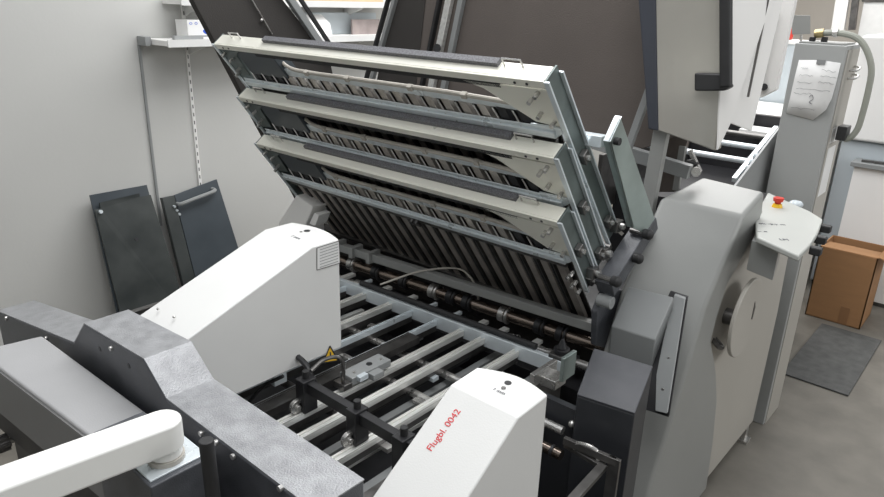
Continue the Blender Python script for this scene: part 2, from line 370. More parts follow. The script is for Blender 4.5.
# ------------------------------------------------------------------ infeed table
TZ = .80
t = thing('infeed_table', 'infeed table of parallel aluminium rails between the two white covers', 'table', (-1.4, 1.2, 0))
def yc_(x): return 1.546+.058*(x+1.35)
MB().bar((-2.15, yc_(-2.15), TZ-.012), (-.87, yc_(-.87), TZ-.012), .036, .036).bar((-2.15, yc_(-2.15)-.016, TZ+.010), (-.87, yc_(-.87)-.016, TZ+.010), .004, .012).build('cross_bar', ZINC, t, .002)
MB().cyl((-1.72, yc_(-1.72)+.014, TZ+.017), (-.98, yc_(-.98)+.014, TZ+.017), .010, 12).build('rubber_rod', RUBBER, t)
def rail(x, w, m, y0=.66, y1=None, h=.013, z=TZ-.004):
    y1 = yc_(x)-.019
    s = MB().box((x-w/2, y0, z-h), (x+w/2, y1, z))
    s.box((x-w/2, y0, z), (x-w/2+w*.28, y1, z+.006)).box((x+w/2-w*.28, y0, z), (x+w/2, y1, z+.006))
    rl = s.build('rail', m, t, .001)
    MB().box((x-w*.3, y0, z-.034), (x+w*.3, y1, z-h)).build('rail_web', DSTEEL, rl)
    s = MB().box((x-w/2, y1+.04, z-h-.004), (x+w/2, y1+.13, z-.006)); s.build('rail_end', m, t)
for k, px in enumerate((350, 368.6, 394, 414.5, 438.7, 464, 484.6, 518)):
    p = at(px, 283+.387*(px-346), z=TZ); wide = k in (1, 2, 5, 6, 7)
    rail(p.x, .022 if wide else .012, ALU if wide else ZINC)
for x in (-1.86, -1.97): rail(x, .022, ALU)
for x in (-1.80, -1.62, -1.24, -1.15, -.98): MB().box((x-.012, .64, TZ-.12), (x+.012, 1.68, TZ-.085)).build('lower_rail', DSTEEL if x < -1.2 else MGREY, t)
for x, mm in ((-1.93, MGREY), (-1.69, ALU), (-1.56, DSTEEL), (-1.40, MGREY), (-1.06, ALU), (-1.20, RUBBER)): MB().bar((x, .66, TZ-.065), (x+.02, 1.50, TZ-.065), .018, .012).build('lower_rail', mm, t)
for y in (.78, 1.0, 1.22, 1.36): MB().cyl((-2.1, y, TZ-.055), (-.74, y, TZ-.055), .012, 10).build('cross_shaft', STEEL if y != 1.0 else DSTEEL, t)
s = MB()
for i, (x, y) in enumerate([(-1.70, 1.33), (-1.58, 1.28), (-1.50, 1.40), (-1.16, 1.30), (-1.08, 1.18), (-.98, 1.36), (-1.30, 1.02), (-1.18, .90), (-1.02, .98)]):
    MB().box((x-.025, y-.012, TZ-.045), (x+.025, y+.012, TZ-.033)).build('stop_tab', PALE if i % 2 else STEEL, t)
MB().box((-2.2, .63, .30), (-.90, 1.62, .60)).build('under_tray', BLACK, t)
for x in (-2.2, -.93): MB().box((x, .63, .60), (x+.025, 1.62, TZ-.04)).build('side_frame', DSTEEL, t)
MB().box((-1.345, .66, TZ-.02), (-1.295, 1.40, TZ+.002)).build('belt_channel', DSTEEL, t)
MB().bar((-1.47, .80, TZ+.012), (-1.47, 1.16, TZ+.012), .034, .02).build('linear_guide', ALU, t, .002)
for p, q in ((-2.18, .64), (-2.18, 1.58), (-.96, .64), (-.96, 1.58)): MB().box((p, q, 0), (p+.05, q+.04, .30)).build('leg', BLACK, t)

# black cross bracket with clamps
BZ = .885
a = at(303, 384, z=BZ); b = at(400, 428, z=BZ); yb = (a.y+b.y)/2
t = thing('cross_bracket', 'black cross bar with clamp posts over the rails between the covers', 'bracket', (a.x, yb, TZ))
MB().box((a.x-.03, yb-.010, BZ-.030), (b.x+.16, yb+.012, BZ)).build('cross_bar', BLACK, t, .0015)
for x in (a.x-.01, (a.x+b.x)/2+.03, b.x+.03):
    MB().box((x-.017, yb-.022, BZ-.085), (x+.017, yb+.020, BZ+.006)).build('clamp_post', BLACK, t, .0015)
    MB().cyl((x, yb, BZ+.006), (x, yb, BZ+.026), .009, 12).build('clamp_screw', RUBBER, t)
for x in (a.x-.015, (a.x+b.x)/2+.03):
    MB().cyl((x-.006, yb-.03, TZ+.018), (x+.006, yb-.03, TZ+.018), .020, 20).cyl((x-.012, yb-.03, TZ+.018), (x+.012, yb-.03, TZ+.018), .007, 10).build('pressure_wheel', STEEL, t, .0015)
    MB().bar((x, yb-.03, TZ+.018), (x, yb-.01, BZ-.05), .008, .012, (1, 0, 0)).build('wheel_arm', DSTEEL, t)
# arc bracket and loose cable under left cover
c = at(292, 378, z=.87)
t = thing('guide_arch', 'dark arched link half under the left white cover', 'link', c)
MB().tube([c+V((-.14, 0, -.01)), c+V((-.10, .02, .03)), c+V((-.03, .03, .045)), c+V((.03, .03, .03)), c+V((.05, .02, 0))], .008, 8).build('arch', BLACK, t)
MB().box((c.x-.11, c.y-.02, c.z-.04), (c.x-.05, c.y+.02, c.z)).build('hinge_plate', ZINC, t, .002)
MB().tube([c+V((-.01, -.02, .01)), c+V((-.06, -.05, -.03)), c+V((-.08, -.10, -.08)), c+V((-.10, -.14, -.10))], .005, 6).build('cable', RUBBER, t)
# bent tube and sensor block
a = at(311, 371, z=.90)
t = thing('air_nozzle', 'bent grey metal tube curving down onto the sensor block', 'nozzle', at(343, 383, z=TZ+.01))
e = at(343, 385, z=TZ+.012)
MB().tube([a, at(322, 361, z=.915), at(334, 357, z=.922), at(341, 359, z=.918), at(343.5, 367, z=.89), e], .0055, 8).build('bent_tube', DSTEEL, t)
MB().box((e.x-.022, e.y-.015, e.z-.006), (e.x+.022, e.y+.015, e.z+.012)).build('foot', DSTEEL, t, .002)
c = at(368, 366, z=TZ+.035)
t = thing('sensor_block', 'flat grey aluminium block with a round hole on the rails', 'block', c+V((0, 0, -.03)))
MB().box((c.x-.032, c.y-.075, c.z-.022), (c.x+.020, c.y+.07, c.z)).box((c.x+.02, c.y-.02, c.z-.022), (c.x+.045, c.y+.02, c.z-.004)).build('block', MGREY, t, .002)
MB().cyl(c+V((-.006, .01, 0)), c+V((-.006, .01, .0015)), .009, 14).build('hole', BLACK, t)
for dy in (-.05, .05): MB().cyl(c+V((0, dy, 0)), c+V((0, dy, .003)), .004, 8).build('screw', STEEL, t)
MB().box((c.x+.018, c.y-.06, c.z-.012), (c.x+.034, c.y-.03, c.z+.002)).build('white_plug', PALE, t)

# ------------------------------------------------------------------ fold rollers and guard
def roller(label, y, z, r, x0, x1, m, collars):
    t = thing('fold_roller', label, 'roller', ((x0+x1)/2, y, z))
    MB().cyl((x0, y, z), (x1, y, z), r, 20).build('shaft', m, t)
    for i, x in enumerate(collars):
        MB().cyl((x, y, z), (x+.022, y, z), r+.007, 20).cyl((x+.028, y, z), (x+.036, y, z), r+.010, 20).build('collar', BLACK if i % 3 else STEEL, t, .002)
    return t
cl = [-1.93, -1.80, -1.66, -1.52, -1.44, -1.37, -1.22, -1.08, -1.0]
roller('upper oily brown fold roller with collars under the lowest plate', 1.700, .800, .020, -2.2, -.845, BRONZE, cl)
roller('lower steel roller with collars behind the rail ends', 1.68, .728, .014, -2.2, -.845, STEEL, [x+.05 for x in cl[::2]])
for o_ in list(C.objects):
    if o_.name.startswith('fold_roller'): o_.rotation_euler.z = math.radians(4.3)
t = thing('roller_guard', 'light grey ladder-like guard bar above the fold rollers', 'guard', (-1.5, 1.68, .86))
t.rotation_euler.z = math.radians(4.6)
s = MB().box((-2.3, 1.670, .852), (-.87, 1.678, .882)).box((-2.3, 1.695, .860), (-.87, 1.715, .874))
s.build('guard_bar', LGREY, t, .002)
for k in range(5): MB().box((-2.16+k*.09, 1.655, .846), (-2.14+k*.09, 1.72, .890)).build('rib', LGREY, t, .003)
MB().tube([at(380, 283, z=.84), at(420, 271, z=.88), at(455, 269, z=.90), at(468, 277, z=.89), at(476, 292, z=.84), at(476, 305, z=.80)], .0035, 6).build('air_line', CABLE, t)
c = at(477, 300, z=.80)
t = thing('roller_lever', 'small grey lever mount with green dot between the rollers', 'lever', c)
MB().box((c.x-.015, c.y-.02, c.z-.05), (c.x+.02, c.y+.02, c.z+.005)).build('mount', DSTEEL, t, .002)
MB().cyl(c+V((.0, -.0, .005)), c+V((0, 0, .04)), .012, 12).ball(c+V((0, 0, .04)), .014).build('knob', MGREY, t)
MB().tube([c+V((0, -.02, -.03)), c+V((-.01, -.03, .01)), c+V((.0, -.01, .03))], .004, 6).build('spring', STEEL, t)

# dark base carrying the folding unit
t = thing('fold_unit_frame', 'dark machine frame below the fold rollers and raised plates', 'frame', (-1.5, 2.2, 0))
MB().box((-2.30, 1.68, .05), (-.85, 2.9, .66)).build('frame_body', BLACK, t)
MB().box((-2.34, 1.72, .05), (-2.30, 2.9, .92)).build('side_plate', DPAINT, t)
MB().box((-2.30, 1.84, .66), (-.86, 1.86, .84)).build('back_sheet', FOAMD, t)
for x in (-2.25, -.95): MB().box((x, 1.75, 0), (x+.06, 1.81, .05)).build('foot', BLACK, t)

# ------------------------------------------------------------------ buckle plates
def buckle_plate(label, O, E, xl, L, idx):
    O = V(O); E = V(E); d = (E-O); d.x = 0; d.normalize(); n = V((0, -d.z, d.y)); u = V((-1, 0, 0))
    if n.z < 0: n = -n
    Wd = O.x-xl; Le = (E-O).length
    O = O-n*.028+d*.010+u*.012
    P = lambda a, b, c: O+u*a+d*b+n*c
    t = thing('buckle_plate', label, 'folding plate', P(Wd/2, L, 0))
    MB().obox(P(0, 0, -.004), u*Wd, d*.008, n*.046).obox(P(0, 0, -.010), u*Wd, d*.022, n*.006).build('top_bar', ZINCY, t, .002)
    MB().obox(P(.14, .022, -.006), u*(Wd-.36), d*.018, n*.012).build('painted_shadow_strip', RUBBER, t)  # black strip standing in for the shade below the top bar
    ps = MB().obox(P(.15, -.012, .022), u*(Wd-.42), d*.012, n*.020); ps.build('perforated_strip', PERF, t)
    for a in (.08, Wd-.13):
        MB().tube([P(a, 0, .03), P(a, -.022, .03), P(a+.055, -.022, .03), P(a+.055, 0, .03)], .0028, 6, 1).build('wire_handle', STEEL, t)
    for a in (.05, .085, Wd-.05, Wd-.085):
        MB().cyl(P(a, .012, -.0105), P(a, .012, -.0115), .004, 8).build('hole', BLACK, t)
    # gussets
    for sgn, a0, m in ((1, 0, ZINCY), (-1, Wd, DSTEEL)):
        k = sgn
        gw = 1.0 if sgn > 0 else .45
        MB().prism([P(a0, .03, -.006), P(a0+k*.26*gw, .03, -.006), P(a0+k*.20*gw, .05, -.006), P(a0+k*.075, .145, -.006), P(a0, .155, -.006)], n*.004).build('gusset', ZINCY if sgn > 0 else DTEAL, t)
        for q, (da, db) in enumerate(((.030, .040), (.055, .062), (.045, .11), (.015, .135))):
            MB().cyl(P(a0+k*da, db, -.006), P(a0+k*da, db, -.026), .006, 10).build('pin', STEEL, t)
    # side rails: channels with bright lips
    for a0 in (-.006, Wd):
        sg = 1 if a0 < 0 else -1
        w_ = MB().obox(P(a0, .0, -.010), u*.005, d*Le, n*.058).build('side_rail', DTEAL, t, .001)
        MB().obox(P(a0-.010*sg, .0, -.012), u*.014*sg, d*Le, n*.005).obox(P(a0-.010*sg, .02, .046), u*.014*sg, d*(Le-.02), n*.005).build('rail_lip', ZINC, w_)
        for b in (Le*.42, Le*.86):
            MB().obox(P(a0-.016*sg, b, .006), u*.016*sg, d*.035, n*.026).build('rail_block', DSTEEL, t, .002)
            MB().cyl(P(a0-.016*sg, b+.018, .019), P(a0-.024*sg, b+.018, .019), .007, 10).build('rail_bolt', STEEL, t)
    for q in range(5):
        MB().cyl(P(.01+.016*(q % 2), Le*.70+q*.022, -.012), P(.01+.016*(q % 2), Le*.70+q*.022, -.03), .006, 8).build('foot_bolt', STEEL, t)
    # zinc cross strip carrying the conduit
    MB().obox(P(.10, .098, .006), u*(Wd-.26), d*.030, n*.006).build('cross_strip', ZINC, t, .001)
    pts = [P(Wd-.20, .03, .05), P(Wd-.26, .06, .035), P(Wd-.34, .090, .010), P(Wd-.46, .094, .004)]+[P(Wd*(1-q), .094, .004) for q in (.45, .6, .75)]+[P(.14, .100, .004)]
    MB().tube(pts, .0065, 8).build('cable', CABLE, t)
    for a in (.28, .48, .75, .95): MB().obox(P(a, .086, -.006), u*.018, d*.016, n*.014).build('cable_tie', CABLE, t, .001)
    MB().obox(P(Wd-.31, .030, -.002), u*.22, d*.105, n*.05).build('end_cover', PANELB, t, .003)
    MB().obox(P(.02, .164, -.020), u*(Wd-.05), d*.020, n*.010).obox(P(.02, .152, -.014), u*(Wd-.05), d*.012, n*.004).build('front_bar', ZINC, t, .003)
    MB().obox(P(.03, .188, -.014), u*(Wd-.07), d*.010, n*.012).obox(P(.03, .204, -.012), u*(Wd-.07), d*.008, n*.012).build('lower_bar', DSTEEL, t, .001)
    MB().prism([P(.0, .150, -.012), P(.09, .150, -.012), P(.09, .190, -.012), P(.03, .195, -.012), P(.0, .17, -.012)], n*.005).build('corner_plate', ZINC, t, .001)
    c0 = P(Wd*.45, .192, -.018)
    s = MB()
    for da in (-.010, .010): s.cyl(c0+u*da, c0+u*da-n*.014, .007, 10)
    s.obox(c0-u*.018+d*.006, u*.036, d*.016, -n*.008); s.build('adjusting_screw', DSTEEL, t)
    # finger clips
    first = None; nclip = 19; pitch = (Wd-.17)/nclip
    wires = None; kinds = {}
    for k in range(nclip):
        a = .085+k*pitch
        if first is None:
            first = MB().loft([P(a+.022, .126, .004), P(a+.050, .126, .004), P(a+.050, .126, .020), P(a+.022, .126, .020)], [P(a, .170, -.010), P(a+.028, .170, -.010), P(a+.028, .170, .006), P(a, .170, .006)]).build('clip', BLACK, t, .001)
            wires = MB().tube([P(a+.058, .124, .0), P(a+.048, .140, -.006), P(a+.036, .168, -.014), P(a+.030, .172, -.018), P(a+.022, .166, -.018)], .0022, 6, 1).build('hook', STEEL, first)
            kinds[0] = first.data
            for q, mm in ((1, SLAT), (2, SLATL)):
                kinds[q] = first.data.copy(); kinds[q].materials[0] = mm
        else:
            c = first.copy(); C.objects.link(c); c.parent = t; c.location = u*(k*pitch)
            g = wires.copy(); C.objects.link(g); g.parent = c
            c.data = kinds[0 if (k < 2 or k > nclip-4) else (2 if k % 3 else 1)]
    # body grid of flat bars over dark sheet
    MB().obox(P(.04, .126, .024), u*(Wd-.08), d*(L-.115), n*.004).build('backing_sheet', DSTEEL, t)
    s = MB(); a = .05
    while a < Wd-.07:
        s.obox(P(a, .205, .000), u*.028, d*(L-.205), n*.016); a += .058
    s.build('bar_grid', SLAT, t, .002, 1)
    s = MB(); a = .05+.035
    while a < Wd-.07:
        s.obox(P(a, .205, -.004), u*.004, d*(L-.205), n*.02); s.obox(P(a+.009, .205, -.004), u*.004, d*(L-.205), n*.02); a += .058
    s.build('thin_rods', DSTEEL, t)
    MB().obox(P(0, L-.03, -.012), u*Wd, d*.018, n*.024).build('foot_bar', DSTEEL, t)
    return t
buckle_plate('top raised folding plate with the longest silver bar', (-.87, 1.38, 1.658), (-.87, 1.781, 1.164), -2.27, .70, 3)
buckle_plate('middle of the three raised folding plates', (-.87, 1.451, 1.468), (-.87, 1.731, 1.092), -2.25, .56, 2)
buckle_plate('lowest raised folding plate showing its barred underside', (-.87, 1.495, 1.292), (-.87, 1.683, 1.039), -2.22, .545, 1)

t = thing('end_housing', 'small white angled housing behind the left white cover under the plate ends', 'housing', (-2.3, 1.68, .7))
P = [at(*p, y=1.60) for p in ((278, 223), (296, 195), (313, 207), (305, 226))]
MB().prism(P+[V((P[3].x, 1.60, .70)), V((P[0].x, 1.60, .70))], (0, .10, .0)).build('housing_body', BWHITE, t, .006)
MB().prism([at(*p, y=1.59) for p in ((309, 224), (314, 213), (319, 215), (315, 226))], (0, .06, 0)).build('side_tab', BWHITE, t, .003)

# pivot bar with knobs
h0 = at(600, 284, x=-.845); h1 = at(640, 224, x=-.845); hd = (h1-h0).normalized()
t = thing('pivot_bar', 'dark slanted bar with black knobs at the feet of the plates', 'bar', h0)
MB().bar(h0-hd*.01+V((.02, 0, 0)), h1+hd*.02+V((.02, 0, 0)), .055, .05, (0, -.6, .8)).build('bar', DPAINT, t, .003)
for i, (px, py) in enumerate(((646, 234), (636, 258), (614, 281))):
    c = at(px, py, x=-.79); MB().cyl(c, c+V((-.05, 0, 0)), .008, 10).build('stem', DSTEEL, t)
    k = MB().cyl(c+V((-.008, 0, 0)), c+V((.016, 0, 0)), .015, 14); k.ball(c+V((.010, 0, 0)), .016, (.8, 1, 1)); k.build('knob', RUBBER, t, .003)
# links at feet of plates
for i, (px, py) in enumerate(((617, 225), (604, 252), (593, 272))):
    c = at(px, py, x=-.865)
    t = thing('plate_latch', ('latch at the foot of the top folding plate', 'latch at the foot of the middle folding plate', 'latch at the foot of the lowest folding plate')[i], 'latch', c)
    MB().box((c.x-.02, c.y-.02, c.z-.02), (c.x+.012, c.y+.016, c.z+.016)).build('latch_block', DSTEEL, t, .003)
    MB().cyl(c+V((.012, 0, 0)), c+V((.024, 0, 0)), .010, 12).build('bolt', STEEL, t)
    MB().bar(c+V((-.03, -.03, .02)), c+V((.01, .02, -.03)), .012, .01).build('link', STEEL, t)
# upright greenish arm
XA = -.80
t = thing('upright_bracket', 'greenish zinc upright arm standing right of the folding plates', 'arm', at(642, 228, x=XA))
side_ = [at(621, 118, x=XA), at(656, 222, x=XA), at(646, 234, x=XA), at(633, 228, x=XA), at(610, 142, x=XA)]
MB().prism(side_, (-.006, 0, 0)).build('arm_web', TEAL, t, .001)
fr = [at(610, 142, x=XA), at(633, 228, x=XA)]; dd = (fr[1]-fr[0])
MB().obox(fr[0], (-.020, 0, 0), dd, (0, .006, .002)).build('arm_flange', TEAL, t, .001)
MB().prism([at(621, 118, x=XA), at(610, 142, x=XA), at(610, 142, x=XA)+V((0, .006, .004)), at(621, 118, x=XA)+V((0, .006, .004))], (-.020, 0, 0)).build('arm_cap', ZINC, t, .001)
c = at(615, 141, x=XA); MB().cyl(c, c+V((.014, 0, 0)), .010, 12).build('bolt', RUBBER, t)
ya = side_[4].y+.01; za = side_[4].z
MB().box((-1.06, ya, za-.022), (XA-.03, ya+.035, za+.008)).build('tie_bar', ZINC, t, .002)

# ------------------------------------------------------------------ raised hoods behind the plates
XL = -2.40
t = thing('raised_hood', 'black-lined raised hood side left of the folding plates', 'hood', at(300, 205, x=XL))
o1 = [(193-37, -70), (193, 0), (243, 95), (303, 208), (345, 130), (330, 60), (283, 0), (250, -45)]
P = [at(*p, x=XL) for p in o1]
MB().prism(P, (-.035, 0, 0)).build('panel', FOAMD, t, .003)
a, b = at(250, -60, x=XL+.012), at(332, 62, x=XL+.012)
MB().bar(a, b, .03, .026, (1, 0, 0)).build('frame_bar', MGREY, t, .003)
a, b = at(262, -60, x=XL+.02), at(340, 60, x=XL+.02)
MB().bar(a, b, .014, .014, (1, 0, 0)).build('trim_strip', RUBBER, t)
a, b = at(252, 0, x=XL+.006), at(272, 34, x=XL+.006)
MB().bar(a+(a-b)*.5, b, .004, .006, (1, 0, 0)).build('stay_rod', STEEL, t)
MB().ball(at(261.5, 20, x=XL+.01), .006).build('rod_knob', STEEL, t)

YH = 2.15
t = thing('raised_hood', 'large brown-grey lined hood lid raised behind the folding plates', 'hood', at(560, 150, y=YH))
P = [at(*p, y=YH) for p in ((404, -60), (690, -60), (690, 130), (640, 150), (372, 118))]
MB().prism(P, (0, .03, 0)).build('lining', FOAM, t, .003)
MB().prism([at(*p, y=YH-.002) for p in ((402, -60), (432, -60), (412, 125), (372, 110))], (0, -.002, 0)).build('lining_strip', FOAMD, t)
for p, q, wdt, m in (((412, -60), (372, 80), .018, MGREY), ((405, -60), (366, 80), .012, RUBBER), ((452, -60), (414, 125), .014, RUBBER), ((462, -60), (424, 125), .030, ALU), ((474, -60), (436, 128), .024, MGREY)):
    MB().bar(at(*p, y=YH-.014), at(*q, y=YH-.014), wdt, .022, (0, 1, 0)).build('frame_bar', m, t, .002)
MB().cyl(at(437, 48, y=YH-.03), at(437, 48, y=YH-.055), .016, 14).build('knob', RUBBER, t)
MB().bar(at(560, 131, y=YH-.02), at(690, 172, y=YH-.02), .045, .03, (0, 1, 0)).build('bottom_rail', MGREY, t, .002)
MB().bar(at(653, 80, y=2.05), at(622, 165, y=2.05), .022, .02, (0, 1, 0)).build('strut', MGREY, t, .002)
MB().bar(at(664, 120, y=2.02), at(645, 222, y=2.02), .045, .03, (0, 1, 0)).build('strut', LGREY, t, .003)
MB().prism([at(*p, y=2.2) for p in ((664, 110), (690, 130), (674, 192), (655, 192))], (0, .02, 0)).build('strip_panel', FOAM, t)
hg = MB().bar(at(683, 146, y=2.2), at(676, 190, y=2.2), .020, .015, (0, 1, 0)).build('hinge', LGREY, t)
MB().ball(at(692, 163, y=2.2), .020, (1.2, 1, .6)).build('knob', RUBBER, hg)
MB().cyl(at(696, 172, y=2.2), at(696, 172, y=2.14), .016, 14).bar(at(690, 150, y=2.2), at(700, 172, y=2.2), .014, .014, (0, 1, 0)).build('lever', STEEL, hg, .002)

# silver lid with handle
XO_ = at(716, 150, y=1.98).x+.01
YS = 1.98
t = thing('raised_hood', 'satin silver hood lid with a long black handle hanging above the grey housing', 'hood', at(700, 150, y=YS))
fpts = [at(*p, y=YS) for p in ((655, -80), (732, -80), (722, 75), (715, 151), (656, 130))]
MB().prism(fpts, (0, .05, 0)).build('front_face', SATIN, t, .004)
MB().prism([at(*p, y=YS-.004) for p in ((632, -80), (654, -80), (658, 131), (648, 129)) ], (0, .055, 0)).build('edge_seal', EDGE, t, .004)
XS = fpts[3].x
def plate_y(name, m, pts, y, th, parent, bev=.002): return MB().prism([at(*p, y=y) for p in pts], (0, th, 0)).build(name, m, parent, bev)
a, b = at(724, -80, y=YS), at(716, 150, y=YS)
MB().prism([a, b, at(729, 123, y=YS+.10), at(750, 131, y=YS+.24), at(800, -80, y=YS+.24)], (.006, 0, 0)).build('side_face', BWHITE, t, .002)
MB().bar(at(726, -60, y=YS-.035), at(726, 88, y=YS-.035), .030, .028, (0, 1, 0)).build('handle_bar', RUBBER, t, .008, 3)
MB().prism([at(*p, y=YS-.03) for p in ((694, 73), (722, 74), (731, 87), (724, 91), (694, 91))], (0, .03, 0)).build('handle_bracket', BLACK, t, .005)
# second white lid just behind
t = thing('raised_hood', 'narrow white lid with two dark slots behind the silver lid', 'hood', at(760, 95, y=2.55))
MB().prism([at(*p, y=2.5) for p in ((764, -80), (812, -80), (776, 90), (760, 98), (750, 90))], (0, .03, 0)).build('lid_sheet', BWHITE, t, .003)
MB().bar(at(778, 10, y=2.49), at(760, 84, y=2.49), .008, .006, (0, 1, 0)).build('slot', DSTEEL, t)
MB().cyl(at(764, 87, y=2.50), at(764, 87, y=2.48), .012, 12).build('knob', BLACK, t)
MB().bar(at(770, -10, x=XO_+.014), at(748, 97, x=XO_+.014), .006, .005, (0, 1, 0)).build('edge_strip', DSTEEL, t)

# ------------------------------------------------------------------ grey housing on the operator side
XO, XI = -.615, -.835
t = thing('side_housing', 'big rounded light grey machine housing right of the folding plates', 'housing', ((XO+XI)/2, 2.2, 0))
out = [at(765, 191, x=XO), at(744, 216, x=XO), at(706, 307, x=XO), at(690, 362, x=XO), at(652, 484, x=XO)]
oy = [(p.y, p.z) for p in out]
bot = (oy[-1][0]-.07, .06)
inner = [(2.33, 1.245), (2.0, 1.235), (1.80, .985), (1.72, .78), (1.60, .40), (1.55, .06)]
wave = [at(*p, x=XO) for p in ((708, 484), (714, 440), (718, 400), (717, 370), (712, 340), (718, 316), (728, 285), (742, 260), (755, 236), (763, 212))]
wv = [(p.y, p.z) for p in wave]
wv[0] = (wv[0][0], .06)
O1 = oy+[bot]+wv
s = MB()
A_ = [V((XO, y, z)) for y, z in O1]
I_ = [V((XI, y, z)) for y, z in inner]+[V((XI, y, z)) for y, z in wv]
# match counts: oy(5)+bot = 6 ; inner 6
s.loft(A_, I_)
s.build('front_shell', LGREY, t, .014, 4)
XSD = XO-.018
side_poly = [(1.75, .07), (2.88, .07), (2.90, .60), (2.86, 1.04), (2.50, 1.12), (2.34, 1.17), (2.20, 1.15), (2.08, 1.08), (1.975, .95), (1.91, .78), (1.80, .4)]
MB().prism([V((XSD, y, z)) for y, z in side_poly], (-.16, 0, 0)).build('side_panel', PINKG, t, .01, 3)
MB().prism([V((XI+.005, y, z)) for y, z in ((1.95, .3), (2.88, .3), (2.88, 1.00), (2.35, 1.10), (2.02, 1.15))], (.10, 0, 0)).build('inner_block', LGREY, t, .006)
c = at(743, 317, x=XO+.03)
hw = MB(); hw.cyl(c+V((.0, 0, 0)), c+V((.014, 0, 0)), .138, 48); w_ = hw.build('hand_wheel', PINKG, t, .004)
MB().cyl(c+V((-.09, -.03, 0)), c+V((-.0, -.03, 0)), .028, 16).build('wheel_shaft', DSTEEL, t)
MB().tube([c+V((-.06, -.10, -.06)), c+V((-.02, -.13, -.07)), c+V((-.02, -.10, -.08)), c+V((-.05, -.08, -.07))], .008, 8).build('latch_lever', DSTEEL, t)
MB().prism([c+V((.0135, .05, .045)), c+V((.0135, .066, .02)), c+V((.0135, .06, -.025)), c+V((.0135, .048, -.02))], (.002, 0, 0)).build('grip_slot', DSTEEL, w_)
for y in (2.80, 1.72): MB().box((XO-.06, y, 0), (XO-.02, y+.035, .075)).box((XO-.08, y-.01, 0), (XO-.005, y+.045, .012)).build('foot', STEEL, t)
# corner box on the shell
tt = thing('corner_cover', 'angular grey cover box mounted low on the front of the housing', 'cover', (-.74, 1.7, .75))
xl, xr = -.812, -.672
A0 = at(628, 286, x=xl); A1 = at(611, 326, x=xl); B0 = at(674, 297, x=xr); B1 = at(655, 340, x=xr); B2 = at(655, 372, x=xr); A2 = V((xl, A1.y+.01, A1.z-.12))
B2 = V((xr, B1.y+.01, B1.z-.11))
MB().loft([A0, A1, A2, V((xl, A0.y+.05, A2.z))], [B0, B1, B2, V((xr, B0.y+.05, B2.z))]).build('cover_box', MATS['mid_grey_paint'], tt, .004, 3)
def on_front(px, py, off=0.0): return at(px, py, y=1.855-(py-290)*.0017-off)
P = [on_front(*p, .012) for p in ((674, 295), (685, 299), (667, 414), (655, 411), (656, 375), (663, 340))]
MB().prism(P, (0, .008, .004)).build('flange', MGREY, tt, .002)
P = [on_front(*p, .002) for p in ((670, 292), (687.5, 297.5), (668.5, 417), (640, 408), (648, 340))]
MB().prism(P, (0, .006, .003)).build('seam', BLACK, tt)
for p in ((669, 358), (663, 389)):
    c = on_front(*p, .013); MB().cyl(c, c+V((0, -.003, 0)), .004, 8).build('screw', STEEL, tt)
# end block of the roller frame
t2 = thing('bearing_block', 'dark bearing block with round grey cap at the right end of the rollers', 'bearing', (-.84, 1.72, .8))
P = [at(*p, x=-.835) for p in ((606, 290), (624, 290), (614, 350), (596, 346), (597, 312))]
MB().prism(P, (-.02, 0, 0)).build('block', DPAINT, t2, .004)
c = at(611, 303, x=-.80); MB().cyl(c+V((-.04, 0, 0)), c+V((.004, -.0, .0)), .019, 20).build('cap', MGREY, t2, .002)

# dark apron cover
t = thing('apron_cover', 'dark grey smooth cover box in front of the grey housing', 'cover', (-.68, 1.45, 0))
a = at(594, 348, z=.92); b = at(653, 366, z=.92); c = at(635, 413, z=.87); d = at(577, 394, z=.87)
top4 = [a, b, c, d]
MB().prism([V((d.x, d.y, d.z)), V((c.x, c.y, c.z)), V((b.x, b.y, b.z)), V((a.x, a.y, a.z))], (0, 0, -.006)).build('top_sheet', APRON, t, .002)
MB().loft([V((p.x, p.y, p.z-.007)) for p in (d, c, b, a)], [V((p.x, p.y, .06)) for p in (d, c, b, a)]).build('skirt', SKIRT, t, .003)
MB().box((d.x-.13, d.y+.03, .45), (d.x, d.y+.05, .80)).build('side_sheet', SKIRT, t)
c = at(572, 424, y=d.y+.02); MB().ball(c, .010).build('screw', STEEL, t)
for q in ((-.62, 1.38), (-.80, 1.38), (-.74, 1.56)): MB().box((q[0]-.02, q[1], 0), (q[0]+.02, q[1]+.03, .06)).build('foot', BLACK, t)

# zinc stop and small cone at the right end of the cross bar
c = at(571, 366, z=.84)
t = thing('side_stop', 'upright zinc stop plate at the right end of the cross bar', 'stop', c+V((0, 0, -.04)))
MB().box((c.x-.006, c.y-.05, c.z-.03), (c.x+.006, c.y+.015, c.z+.045)).build('plate', TEAL, t, .002)
MB().box((c.x-.06, c.y-.06, c.z-.06), (c.x-.01, c.y+.0, c.z-.03)).build('clamp', STEEL, t, .003)
MB().box((c.x-.07, c.y-.10, c.z-.05), (c.x-.055, c.y+.02, c.z-.01)).build('lever', STEEL, t, .002)
c = at(562, 348, z=.84)
t = thing('cone_knob', 'black cone-topped knob on a dark block by the roller end', 'knob', c+V((0, 0, -.05)))
MB().box((c.x-.028, c.y-.028, c.z-.06), (c.x+.028, c.y+.028, c.z-.015)).build('block', DSTEEL, t, .003)
MB().cyl(c+V((0, 0, -.015)), c+V((0, 0, .0)), .024, 20).cyl(c, c+V((0, 0, .030)), .016, 16, .004).build('knob', BLACK, t, .002)

